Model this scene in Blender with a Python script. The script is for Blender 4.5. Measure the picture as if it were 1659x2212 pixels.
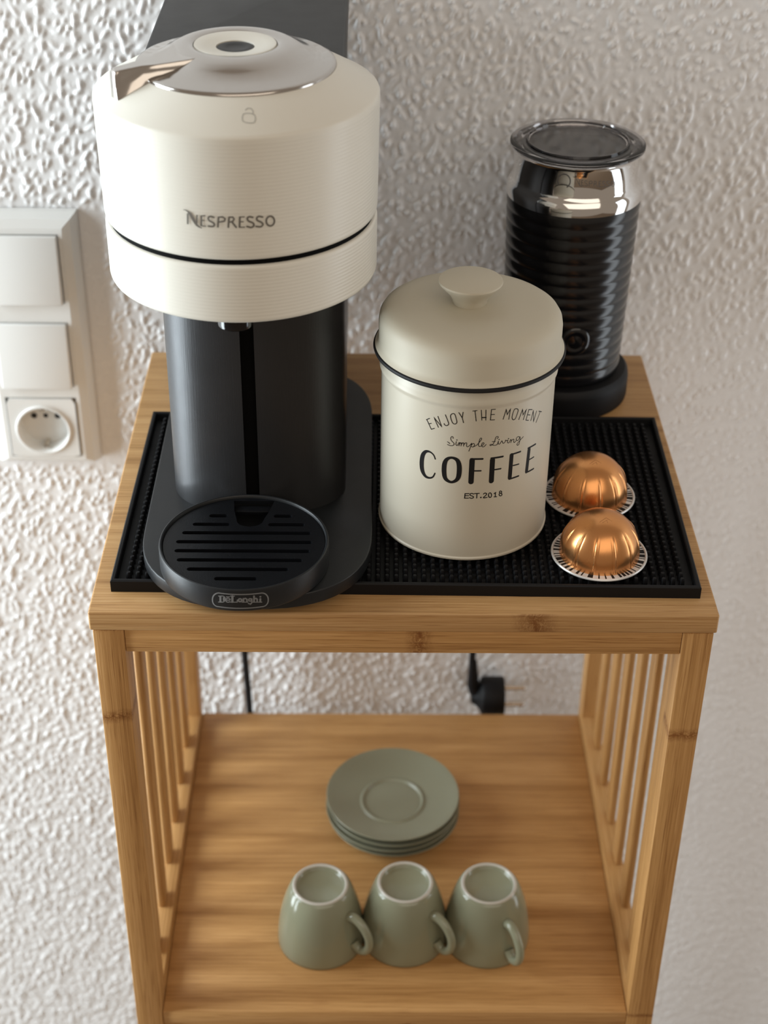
import bpy, bmesh, math, random
import numpy as np
from mathutils import Vector, Matrix

D = bpy.data
SC = bpy.context.scene
for o in list(D.objects): D.objects.remove(o, do_unlink=True)
COL = SC.collection
TOP = 900.0                       # height of the table top above the floor, mm
def W3(p): return Vector((p[0]/1000, p[1]/1000, (p[2]+TOP)/1000))

# ------------------------------------------------------------------ camera
cam = D.cameras.new('camera'); co = D.objects.new('camera', cam); COL.objects.link(co)
co.location = W3((-22.63, -737.17, 560.54))
co.rotation_euler = (math.radians(56.439), math.radians(-0.634), math.radians(-0.351))
cam.sensor_fit = 'HORIZONTAL'; cam.sensor_width = 36.0; cam.lens = 3417.2*36/1659
cam.clip_start = 0.02; cam.clip_end = 50
cam.dof.use_dof = True; cam.dof.focus_distance = 0.925; cam.dof.aperture_fstop = 9.5
SC.camera = co

# ------------------------------------------------------------------ world, lights, exposure
wd = D.worlds.new('world'); SC.world = wd; wd.use_nodes = True
bg = wd.node_tree.nodes['Background']; bg.inputs[0].default_value = (1.0, 0.82, 0.65, 1); bg.inputs[1].default_value = 0.27
def area(name, loc, target, sx, sy, power, col):
    l = D.lights.new(name, 'AREA'); l.shape = 'RECTANGLE'; l.size = sx; l.size_y = sy; l.energy = power; l.color = col
    o = D.objects.new(name, l); COL.objects.link(o); o.location = W3(loc)
    d = (W3(target)-W3(loc)).normalized(); o.rotation_euler = d.to_track_quat('-Z', 'Y').to_euler()
    return o
area('window_light', (-1350, 40, 90), (0, 150, -60), 0.58, 1.75, 44, (0.83, 0.94, 1.0))
area('second_window_light', (1180, 60, -90), (0, 180, 0), 0.34, 1.55, 5, (0.86, 0.94, 1.0))
area('room_bounce_fill', (500, -1900, 1500), (0, 100, -100), 2.6, 1.7, 17, (1.0, 0.88, 0.74))  # added soft fill for the front faces, standing in for bounce from the room
SC.view_settings.view_transform = 'Standard'; SC.view_settings.look = 'None'
SC.view_settings.gamma = 1; SC.view_settings.use_curve_mapping = False
SC.view_settings.exposure = 0.0

# lettering as strokes in surface millimetres: (arc length round the front, height)
CAN_TOP = [(0.5,[(-27.3,102.36),(-25.32,103.82)]),(0.5,[(-27.01,102.45),(-23.98,96.94)]),(0.5,[(-23.98,96.94),(-22.1,98.03)]),(0.5,[(-25.67,100.05),(-24.1,100.9)]),(0.5,[(-19.67,99.32),(-22.55,105.15),(-17.69,100.1),(-20.17,106.43)]),(0.5,[(-15.78,108.38),(-13.77,103.42),(-13.99,102.03),(-15.02,101.32),(-16.09,101.84),(-16.33,102.5)]),(0.5,[(-11.66,109.8),(-12.51,108.92),(-12.71,107.42),(-11.72,104.32),(-10.75,103.27),(-9.62,103.29),(-8.99,104.36),(-9.19,105.81),(-10.08,108.94),(-10.78,109.85),(-11.66,109.8)]),(0.5,[(-8.05,110.86),(-5.99,107.64),(-5.16,104.52)]),(0.5,[(-5.67,111.29),(-5.99,107.64)]),(0.5,[(-0.13,112.33),(2.24,112.67)]),(0.5,[(1.08,112.45),(2.03,105.76)]),(0.5,[(4.68,112.83),(5.29,106.24)]),(0.5,[(7.36,112.79),(7.57,106.09)]),(0.75,[(5.22,107.89),(7.59,107.85)]),(0.5,[(12.87,112.68),(10.59,112.79),(10.3,105.96),(12.7,105.78)]),(0.5,[(10.39,109.47),(12.51,109.34)]),(0.5,[(18.02,105.27),(19.67,111.53),(20.46,107.84),(22.38,111.29),(21.64,104.51)]),(0.5,[(26.32,110.29),(25.11,110.26),(24.33,108.46),(23.75,105.48),(24.21,103.89),(25.09,103.3),(26.14,103.97),(27.08,106.37),(27.67,108.56),(27.35,109.65),(26.32,110.29)]),(0.5,[(28.54,102.51),(30.86,108.6),(31.56,104.59),(33.83,107.62),(31.95,101.31)]),(0.5,[(38.64,105.64),(35.81,106.69),(34.01,100.32),(36.07,99.46)]),(0.5,[(35.01,103.54),(37.11,102.65)]),(0.5,[(38.15,98.49),(39.73,104.74),(40.66,96.72),(42.82,103.01)]),(0.5,[(45.22,101.86),(48.26,100.14)]),(0.5,[(46.71,100.97),(43.13,95.27)])]
CAN_SCRIPT = [(0.42,[(-10.71,93.47),(-10.85,94.47),(-11.64,94.54),(-12.12,93.46),(-11.7,91.96),(-10.29,90.47),(-10.05,89.54),(-10.91,88.65),(-12.47,88.49),(-13.91,88.98)]),(0.42,[(-13.97,90.77),(-13.22,90.41),(-12.56,89.68)]),(0.42,[(-8.78,91.61),(-8.98,90.09),(-8.68,89.1),(-8.07,89.16),(-7.35,90.85),(-6.84,91.02),(-7.18,88.89)]),(0.42,[(-7.15,89.55),(-6.33,91.12),(-5.81,91.04),(-5.99,88.87)]),(0.42,[(-5.97,89.65),(-5.05,91.22),(-4.43,91.07),(-4.49,88.85)]),(0.42,[(-4.48,89.69),(-3.5,91.12),(-2.78,90.98),(-2.81,89.06),(-2.17,88.6),(-1.12,89.41),(0.09,91.04)]),(0.42,[(0.1,90.8),(-0.56,88.21),(-1.33,85.67)]),(0.42,[(-0.25,89.42),(0.88,90.8),(1.66,90.44),(1.61,89.24),(0.71,88.52),(-0.18,88.94)]),(0.42,[(0.97,88.52),(2.99,89.69),(4.7,91.91),(5.76,93.64),(5.37,94.38),(4.72,93.7),(4.13,90.85),(4.14,89.35),(4.74,88.72),(5.61,88.98),(6.78,89.74),(7.27,90.55),(6.82,91.18),(6.11,90.63),(5.91,89.44),(6.47,88.44),(7.46,88.55),(8.56,89.84)]),(0.42,[(15.01,92.85),(15.67,93.82),(14.93,94.36),(14.14,93.76),(13.46,91.17),(12.47,89.39),(11.27,88.77),(10.82,89.24),(11.66,89.56),(13.05,88.77),(14.41,88.62),(15.37,89.19),(15.92,91.26),(15.83,89.89),(16.15,89.05),(16.87,89.1),(17.75,90.44),(18.17,90.83),(18.71,89.34),(19.41,89.01),(20.28,89.91),(20.39,90.85),(21.18,90.31),(21.98,90.48),(21.71,89.28),(22.22,88.55),(23.03,88.77),(23.65,90.3)]),(0.42,[(12.11,91.24),(14.0,91.27)]),(0.42,[(23.88,90.54),(24.23,89.73),(24.02,88.28)]),(0.42,[(24.1,88.98),(25.23,90.18),(25.98,89.91),(25.95,88.47),(26.5,87.72),(27.57,88.49)]),(0.42,[(30.08,90.25),(28.8,90.95),(27.71,90.07),(28.07,88.64),(29.23,88.52),(30.28,90.18)]),(0.42,[(30.39,90.38),(30.44,88.01),(29.95,85.75),(29.22,85.02),(28.4,85.7),(28.98,86.67),(30.82,88.19),(32.87,89.61)]),(0.7,[(-8.56,92.71),(-8.5,92.66)]),(0.7,[(16.2,92.17),(16.26,92.1)]),(0.7,[(22.28,91.43),(22.34,91.35)])]
CAN_COFFEE = [(1,[(-20.91,77.65,0.8),(-22.11,80.21,0.85),(-24.54,81.62,1.2),(-27.14,80.96,1.9),(-29.02,77.73,2.6),(-29.6,72.33,2.9),(-28.97,67.29,2.7),(-26.95,64.24,2.0),(-24.3,63.75,1.3),(-22.04,65.06,0.95),(-20.83,67.85,0.8)]),(1,[(-11.14,80.46,1.6),(-13.99,78.8,2.2),(-15.25,74.92,2.8),(-15.15,68.8,2.8),(-13.96,65.19,2.4),(-10.71,63.72,1.7),(-7.62,65.69,2.3),(-6.45,69.38,2.9),(-6.52,75.5,2.9),(-7.91,79.27,2.4),(-11.14,80.46,1.6)]),(3.2,[(0.84,79.46),(0.78,64.62)]),(1.2,[(0.13,80.37),(6.91,80.19)]),(0.95,[(2.18,72.24),(6.22,72.13)]),(3.1,[(12.91,78.87),(12.94,64.31)]),(1.2,[(12.14,80.07),(19.25,80.03)]),(0.95,[(14.47,71.9),(18.4,71.89)]),(2.7,[(25.14,79.48),(24.84,64.18)]),(1.1,[(24.37,80.0),(31.37,79.99)]),(0.85,[(26.76,71.91),(30.73,71.62)]),(1.1,[(24.54,63.15),(31.15,63.23)]),(2.6,[(38.43,78.69),(37.58,64.2)]),(1.1,[(37.55,80.03),(44.23,80.01)]),(0.85,[(39.56,71.45),(43.38,71.52)]),(1.1,[(37.21,63.23),(44.1,63.03)])]
CAN_EST = [(0.62,[(-0.04,56.54),(-2.34,56.42),(-2.53,53.29),(-0.28,53.34)]),(0.62,[(-2.44,54.98),(-0.24,55.03)]),(0.62,[(2.71,56.14),(1.64,56.66),(0.71,56.29),(0.64,55.41),(1.6,54.91),(2.57,54.39),(2.51,53.51),(1.41,53.22),(0.34,53.72)]),(0.62,[(3.22,56.5),(6.03,56.54)]),(0.62,[(4.65,56.5),(4.63,53.31)]),(1.0,[(7.07,53.52),(7.13,53.52)]),(0.62,[(8.58,55.76),(9.41,56.43),(10.35,55.94),(10.24,54.96),(8.59,53.19),(10.81,53.19)]),(0.62,[(13.56,54.36),(13.5,53.67),(13.27,53.13),(12.9,52.88),(12.48,52.94),(12.09,53.31),(11.8,53.92),(11.67,54.65),(11.73,55.34),(11.96,55.88),(12.32,56.14),(12.74,56.08),(13.14,55.7),(13.43,55.09),(13.56,54.36)]),(0.62,[(15.13,55.22),(15.89,55.84),(15.99,52.81)]),(0.62,[(15.25,52.88),(16.79,52.71)]),(0.62,[(19.94,55.23),(19.89,54.89),(19.71,54.64),(19.43,54.55),(19.12,54.62),(18.82,54.85),(18.61,55.18),(18.52,55.55),(18.57,55.89),(18.75,56.14),(19.02,56.23),(19.34,56.16),(19.63,55.94),(19.84,55.6),(19.94,55.23)]),(0.62,[(20.27,53.45),(20.2,53.06),(19.96,52.79),(19.59,52.7),(19.17,52.79),(18.78,53.06),(18.5,53.45),(18.39,53.89),(18.46,54.28),(18.7,54.55),(19.06,54.65),(19.48,54.56),(19.87,54.29),(20.16,53.89),(20.27,53.45)])]
MACHINE_NAME = [(0.95,[(-21.62,240.07),(-21.94,234.9)]),(1,[(-23.88,242.21,0.3),(-22.06,241.83,0.6),(-20.16,240.06,1.5),(-18.53,236.97,1.7),(-16.88,234.39,1.2),(-14.63,233.14,0.4)]),(0.8,[(-16.68,239.9),(-17.24,234.36)]),(0.95,[(-14.45,239.75),(-14.73,234.6)]),(0.6,[(-14.45,239.82),(-12.5,240.09)]),(0.6,[(-14.58,237.29),(-13.16,237.49)]),(0.6,[(-14.74,234.49),(-12.45,234.32)]),(0.95,[(-8.0,239.48),(-9.71,239.93),(-10.8,239.13),(-10.52,237.68),(-8.49,236.53),(-7.85,235.47),(-8.77,234.5),(-11.03,234.54)]),(0.95,[(-5.59,239.59),(-6.17,234.45)]),(0.8,[(-5.58,239.7),(-3.51,239.92),(-2.26,238.96),(-2.76,237.6),(-5.71,236.96)]),(0.95,[(-0.28,239.72),(-0.85,234.42)]),(0.8,[(-0.27,239.83),(1.6,239.84),(2.24,238.82),(1.5,237.54),(-0.22,237.1)]),(0.95,[(1.15,237.18),(3.08,234.35)]),(0.95,[(5.16,239.8),(4.78,234.4)]),(0.6,[(5.17,239.88),(7.38,239.93)]),(0.6,[(5.0,237.33),(6.77,237.28)]),(0.6,[(4.78,234.33),(7.34,234.26)]),(0.95,[(11.62,239.45),(9.93,239.9),(8.88,239.03),(9.51,237.55),(11.68,236.34),(11.98,234.85),(10.58,234.01),(8.55,234.66)]),(0.95,[(16.6,239.28),(14.72,239.79),(13.66,238.95),(13.96,237.65),(15.99,236.4),(16.64,235.07),(15.39,234.07),(13.16,234.41)]),(0.95,[(22.62,236.47),(22.47,235.59),(22.08,234.84),(21.5,234.31),(20.8,234.08),(20.08,234.15),(19.4,234.54),(18.86,235.18),(18.53,236.01),(18.43,236.92),(18.58,237.81),(18.97,238.56),(19.54,239.09),(20.23,239.33),(20.96,239.26),(21.63,238.87),(22.17,238.22),(22.52,237.39),(22.62,236.47)])]
TRAY_NAME = [(0.75,[(13.34,30.03),(14.26,29.7),(15.11,29.09),(15.83,28.23),(16.38,27.2),(16.71,26.06),(16.8,24.9),(16.77,24.05),(16.61,22.94),(16.22,21.97),(15.61,21.2),(14.84,20.66),(13.96,20.41),(13.03,20.44),(-11.6,20.54),(-12.56,20.51),(-13.45,20.78),(-14.2,21.32),(-14.76,22.11),(-15.09,23.1),(-15.16,24.22),(-15.11,25.09),(-14.92,26.27),(-14.49,27.43),(-13.84,28.47),(-13.02,29.33),(-12.1,29.95),(-11.13,30.27),(13.34,30.03)]),(1.2,[(-10.26,27.99),(-10.44,24.2)]),(0.6,[(-11.3,28.05),(-8.68,28.46),(-7.63,27.42),(-7.71,25.69),(-8.87,24.28),(-11.51,23.87)]),(1.0,[(-8.35,27.33),(-8.43,25.44)]),(0.7,[(-7.07,25.76),(-4.94,26.12),(-5.03,26.98),(-5.97,27.36),(-7.03,26.55),(-7.1,25.13),(-6.1,24.45),(-5.0,24.94)]),(0.6,[(-6.77,28.14),(-5.1,28.3)]),(1.3,[(-3.37,28.97),(-3.54,24.89)]),(0.6,[(-4.51,28.89),(-2.23,29.02)]),(0.6,[(-4.69,24.65),(-0.77,24.84),(-0.71,26.33)]),(1.0,[(1.73,26.17),(1.54,25.58),(1.09,25.21),(0.55,25.21),(0.12,25.58),(-0.02,26.18),(0.17,26.78),(0.62,27.15),(1.17,27.15),(1.59,26.77),(1.73,26.17)]),(1.0,[(2.78,27.24),(2.69,24.89)]),(0.9,[(2.76,26.92),(3.91,27.42),(4.7,26.75),(4.63,24.8)]),(0.9,[(7.25,26.07),(7.09,25.58),(6.7,25.3),(6.23,25.35),(5.87,25.69),(5.74,26.21),(5.91,26.7),(6.29,26.98),(6.76,26.94),(7.12,26.59),(7.25,26.07)]),(0.8,[(7.4,26.84),(7.43,24.17),(6.58,23.15),(5.47,23.72)]),(1.0,[(8.78,28.56),(8.64,24.43)]),(0.9,[(8.71,26.45),(9.8,26.86),(10.47,26.14),(10.4,24.19)]),(1.1,[(12.25,26.08),(12.18,23.98)]),(1.1,[(12.3,27.56),(12.36,27.55)]),(0.6,[(11.35,23.96),(13.0,23.67)]),(0.6,[(8.07,24.41),(11.03,24.01)]),(0.6,[(1.93,24.83),(5.19,24.68)])]
FROTHER_NAME = [(0.8,[(-10.22,171.04),(-9.54,171.73),(-9.01,172.58),(-8.66,173.53),(-8.51,174.56),(-8.55,175.59),(-8.8,176.6),(-9.23,177.51),(-9.82,178.29),(-10.56,178.89),(-11.39,179.28),(-12.29,179.45),(-13.2,179.37),(-14.08,179.06),(-14.89,178.53),(-15.59,177.8),(-16.13,176.93),(-16.5,175.95),(-16.67,174.91),(-16.62,173.88),(-16.37,172.89),(-15.93,172.0)]),(0.35,[(-5.34,176.74),(-5.09,173.46)]),(0.35,[(-6.75,178.26),(-5.73,177.9),(-4.54,176.65),(-3.39,174.56),(-2.25,172.81),(-0.88,171.86)]),(0.35,[(-2.59,176.33),(-2.45,172.81)]),(0.35,[(-1.32,176.1),(-1.06,172.81)]),(0.35,[(-1.33,176.15),(-0.23,176.21)]),(0.35,[(-1.2,174.52),(-0.4,174.56)]),(0.35,[(-1.05,172.74),(0.27,172.48)]),(0.35,[(2.42,175.54),(1.39,175.93),(0.82,175.48),(1.1,174.53),(2.38,173.67),(2.84,172.94),(2.38,172.37),(1.06,172.53)]),(0.35,[(3.84,175.48),(3.92,172.18)]),(0.35,[(3.84,175.55),(5.06,175.57),(5.89,174.88),(5.7,174.02),(3.99,173.78)]),(0.35,[(7.03,175.26),(7.13,171.84)]),(0.35,[(7.03,175.33),(8.18,175.23),(8.66,174.52),(8.31,173.73),(7.29,173.55)]),(0.35,[(8.12,173.52),(9.56,171.56)]),(0.35,[(10.41,175.0),(10.63,171.49)]),(0.35,[(10.41,175.04),(11.81,174.94)]),(0.35,[(10.52,173.38),(11.65,173.25)]),(0.35,[(10.63,171.44),(12.27,171.23)]),(0.35,[(14.61,174.37),(13.46,174.77),(12.85,174.27),(13.39,173.25),(14.92,172.31),(15.25,171.32),(14.4,170.86),(13.02,171.42)]),(0.35,[(17.97,173.93),(16.64,174.39),(16.01,173.91),(16.32,173.03),(17.81,172.07),(18.38,171.14),(17.62,170.56),(16.08,170.95)]),(0.35,[(22.48,171.61),(22.46,171.03),(22.25,170.56),(21.88,170.26),(21.4,170.16),(20.87,170.27),(20.36,170.58),(19.92,171.05),(19.61,171.62),(19.45,172.23),(19.48,172.81),(19.68,173.28),(20.03,173.59),(20.49,173.7),(21.02,173.59),(21.54,173.28),(21.99,172.81),(22.32,172.22),(22.48,171.61)])]

# ------------------------------------------------------------------ helpers
def tag(o, label=None, cat=None, group=None, kind=None):
    if label: o['label'] = label
    if cat: o['category'] = cat
    if group: o['group'] = group
    if kind: o['kind'] = kind
    return o
def thing(name, loc, label, cat, group=None, rz=0):
    o = D.objects.new(name, None); COL.objects.link(o); o.location = W3(loc); o.rotation_euler = (0, 0, rz)
    o.empty_display_size = .02
    tag(o, label, cat, group); o['_o'] = list(map(float, loc))
    ROOT[o.name] = Vector(loc)
    return o
ROOT = {}
def origin_of(o):
    while o.parent: o = o.parent
    return ROOT[o.name]
def link(name, me, mat, parent=None, loc=None, smooth=True, ang=35):
    """verts of me are in table millimetres; they are moved to the thing's own origin, in metres"""
    if parent is not None: org = origin_of(parent)
    else: org = Vector(loc if loc is not None else (0, 0, -TOP))
    M = Matrix.Scale(.001, 4) @ Matrix.Translation(-org)
    me.transform(M)
    if mat:
        for m in (mat if isinstance(mat, (list, tuple)) else [mat]): me.materials.append(m)
    if smooth:
        me.shade_smooth(); me.set_sharp_from_angle(angle=math.radians(ang))
    o = D.objects.new(name, me); COL.objects.link(o)
    if parent is not None:
        o.parent = parent
    else:
        o.location = W3(org); ROOT[o.name] = org
    me.name = name
    return o
def pydata(vs, fs):
    me = D.meshes.new('m'); me.from_pydata([tuple(v) for v in vs], [], fs); me.update(); return me
def merge(parts):
    V = []; F = []
    for vs, fs in parts:
        k = len(V); V += list(vs); F += [tuple(i+k for i in f) for f in fs]
    return V, F
def lathe(prof, cx, cy, n=96, rf=None, closed=False):
    V = []; F = []
    for r, z in prof:
        for k in range(n):
            t = 2*math.pi*k/n
            rr = rf(r, z, t) if rf else r
            V.append((cx+rr*math.cos(t), cy+rr*math.sin(t), z))
    m = len(prof); rng = m if closed else m-1
    for j in range(rng):
        a = j*n; b = ((j+1) % m)*n
        for k in range(n):
            k2 = (k+1) % n
            F.append((a+k, a+k2, b+k2, b+k))
    if not closed:
        if prof[0][0] > 1e-6: F.append(tuple(range(n-1, -1, -1)))
        if prof[-1][0] > 1e-6: F.append(tuple((m-1)*n+k for k in range(n)))
    return V, F
def lathe_me(prof, cx, cy, n=96, rf=None, closed=False):
    me = pydata(*lathe(prof, cx, cy, n, rf, closed))
    bm = bmesh.new(); bm.from_mesh(me); bmesh.ops.remove_doubles(bm, verts=bm.verts, dist=1e-4)
    bmesh.ops.recalc_face_normals(bm, faces=bm.faces); bm.to_mesh(me); bm.free(); return me
def box(x0, x1, y0, y1, z0, z1, bev=0.0, seg=2):
    bm = bmesh.new()
    r = bmesh.ops.create_cube(bm, size=1.0)
    for v in bm.verts:
        v.co = Vector((x0+(v.co.x+.5)*(x1-x0), y0+(v.co.y+.5)*(y1-y0), z0+(v.co.z+.5)*(z1-z0)))
    if bev > 0: bmesh.ops.bevel(bm, geom=bm.edges[:], offset=bev, segments=seg, profile=.5, affect='EDGES', clamp_overlap=True)
    me = D.meshes.new('m'); bm.to_mesh(me); bm.free(); return me
def prism(outline, z0, z1, bev=0.0, seg=2, botbev=0.0):
    bm = bmesh.new(); n = len(outline)
    lo = [bm.verts.new((x, y, z0)) for x, y in outline]; hi = [bm.verts.new((x, y, z1)) for x, y in outline]
    f0 = bm.faces.new(lo[::-1]); f1 = bm.faces.new(hi)
    for i in range(n): bm.faces.new((lo[i], lo[(i+1) % n], hi[(i+1) % n], hi[i]))
    bmesh.ops.recalc_face_normals(bm, faces=bm.faces)
    if bev: bmesh.ops.bevel(bm, geom=list(f1.edges), offset=bev, segments=seg, profile=.5, affect='EDGES')
    if botbev: bmesh.ops.bevel(bm, geom=[e for e in bm.edges if all(abs(v.co.z-z0) < 1e-5 for v in e.verts)], offset=botbev, segments=seg, profile=.5, affect='EDGES')
    me = D.meshes.new('m'); bm.to_mesh(me); bm.free(); return me
def join_me(*mes):
    bm = bmesh.new()
    for m in mes: bm.from_mesh(m)
    me = D.meshes.new('m'); bm.to_mesh(me); bm.free(); return me
def catmull(P, per=6):
    if len(P) < 3: 
        return [tuple(P[0][k]+(P[1][k]-P[0][k])*i/per for k in range(len(P[0]))) for i in range(per+1)]
    Q = [P[0]]+list(P)+[P[-1]]
    closed = P[0] == P[-1]
    if closed: Q = [P[-2]]+list(P)+[P[1]]
    out = []
    for i in range(1, len(Q)-2):
        p0, p1, p2, p3 = Q[i-1:i+3]
        for s in range(per):
            t = s/per
            out.append(tuple(.5*((2*p1[k])+(-p0[k]+p2[k])*t+(2*p0[k]-5*p1[k]+4*p2[k]-p3[k])*t*t+(-p0[k]+3*p1[k]-3*p2[k]+p3[k])*t**3) for k in range(len(p1))))
    out.append(tuple(P[-1])); return out
def tube(path, rad, n=10, sx=1.0):
    """swept tube through 3-D points, radius per point or constant"""
    P = [Vector(p[:3]) for p in path]; V = []; F = []; up = Vector((0, 0, 1)); prev = None
    for i, p in enumerate(P):
        t = (P[min(i+1, len(P)-1)]-P[max(i-1, 0)]).normalized()
        if prev is None:
            a = t.orthogonal().normalized()
        else:
            a = (prev-t*prev.dot(t)).normalized()
        prev = a; b = t.cross(a)
        r = rad[i] if isinstance(rad, (list, tuple)) else rad
        for k in range(n):
            th = 2*math.pi*k/n; V.append(p+a*r*math.cos(th)*sx+b*r*math.sin(th))
    for i in range(len(P)-1):
        for k in range(n):
            k2 = (k+1) % n; F.append((i*n+k, i*n+k2, (i+1)*n+k2, (i+1)*n+k))
    F.append(tuple(range(n-1, -1, -1))); F.append(tuple((len(P)-1)*n+k for k in range(n)))
    return V, F
def strokes(S, surf, curved=True, per=5):
    """flat printed strokes laid on a surface: S = [(width, [(a, b) or (a, b, w)...])], surf(a, b) -> point"""
    V = []; F = []
    for wd_, pts in S:
        P = [(p[0], p[1], p[2] if len(p) > 2 else wd_) for p in pts]
        sg = [math.hypot(P[i+1][0]-P[i][0], P[i+1][1]-P[i][1]) for i in range(len(P)-1)]
        sharp = not curved or (len(P) > 20 and max(sg) > 5*min(sg)) or len(P) <= 5 and not (P[0] == P[-1])
        if sharp:
            Q = []
            for i in range(len(P)-1):
                n = max(2, int(math.hypot(P[i+1][0]-P[i][0], P[i+1][1]-P[i][1])/1.2)+1)
                Q += [tuple(P[i][k]+(P[i+1][k]-P[i][k])*j/n for k in range(3)) for j in range(n)]
            Q.append(P[-1])
        else: Q = catmull(P, per)
        k0 = len(V)
        for i, (x, y, w) in enumerate(Q):
            a = Q[max(i-1, 0)]; b = Q[min(i+1, len(Q)-1)]
            dx, dy = b[0]-a[0], b[1]-a[1]; L = math.hypot(dx, dy) or 1
            nx, ny = -dy/L*w/2, dx/L*w/2
            if sharp and 0 < i < len(Q)-1:
                c = Q[i]; u1 = (c[0]-a[0], c[1]-a[1]); u2 = (b[0]-c[0], b[1]-c[1])
                l1 = math.hypot(*u1) or 1; l2 = math.hypot(*u2) or 1
                dt = (u1[0]*u2[0]+u1[1]*u2[1])/(l1*l2)
                s = 1/max(.45, math.sqrt(max(0, (1+dt)/2))); nx *= s; ny *= s
            V += [surf(x+nx, y+ny), surf(x-nx, y-ny)]
        for i in range(len(Q)-1): F.append((k0+2*i, k0+2*i+1, k0+2*i+3, k0+2*i+2))
        for (x, y, w), (x2, y2, _) in ((Q[0], Q[1]), (Q[-1], Q[-2])):
            ang = math.atan2(y-y2, x-x2); k1 = len(V); V.append(surf(x, y))
            for j in range(9):
                t = ang-math.pi/2+math.pi*j/8; V.append(surf(x+w/2*math.cos(t), y+w/2*math.sin(t)))
            F += [(k1, k1+1+j, k1+2+j) for j in range(8)]
    return V, F
def cyl_surf(cx, cy, r, h=.06):
    return lambda a, b: (cx+(r+h)*math.sin(a/r), cy-(r+h)*math.cos(a/r), b)

# ------------------------------------------------------------------ materials
def mat(name, col, rough=.5, metal=0.0, spec=.5, **kw):
    m = D.materials.new(name); m.use_nodes = True; b = m.node_tree.nodes['Principled BSDF']
    b.inputs['Base Color'].default_value = (*col, 1); b.inputs['Roughness'].default_value = rough
    b.inputs['Metallic'].default_value = metal; b.inputs['Specular IOR Level'].default_value = spec
    for k, v in kw.items(): b.inputs[k.replace('_', ' ')].default_value = v
    # every material gets a fine procedural variation of its roughness
    nt = m.node_tree; tc = nt.nodes.new('ShaderNodeTexCoord'); no = nt.nodes.new('ShaderNodeTexNoise'); no.inputs['Scale'].default_value = 60
    mr = nt.nodes.new('ShaderNodeMapRange'); mr.inputs['To Min'].default_value = max(0, rough*.9); mr.inputs['To Max'].default_value = min(1, rough*1.12)
    nt.links.new(tc.outputs['Object'], no.inputs['Vector']); nt.links.new(no.outputs['Fac'], mr.inputs['Value']); nt.links.new(mr.outputs[0], b.inputs['Roughness'])
    return m
def bump(m, scale, strength, dist=.001, vec_scale=(1, 1, 1)):
    nt = m.node_tree; tc = nt.nodes.new('ShaderNodeTexCoord'); mp = nt.nodes.new('ShaderNodeMapping'); mp.inputs['Scale'].default_value = vec_scale
    no = nt.nodes.new('ShaderNodeTexNoise'); no.inputs['Scale'].default_value = scale; no.inputs['Detail'].default_value = 3
    bp = nt.nodes.new('ShaderNodeBump'); bp.inputs['Strength'].default_value = strength; bp.inputs['Distance'].default_value = dist
    nt.links.new(tc.outputs['Object'], mp.inputs[0]); nt.links.new(mp.outputs[0], no.inputs['Vector']); nt.links.new(no.outputs['Fac'], bp.inputs['Height'])
    nt.links.new(bp.outputs[0], nt.nodes['Principled BSDF'].inputs['Normal']); return m

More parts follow.
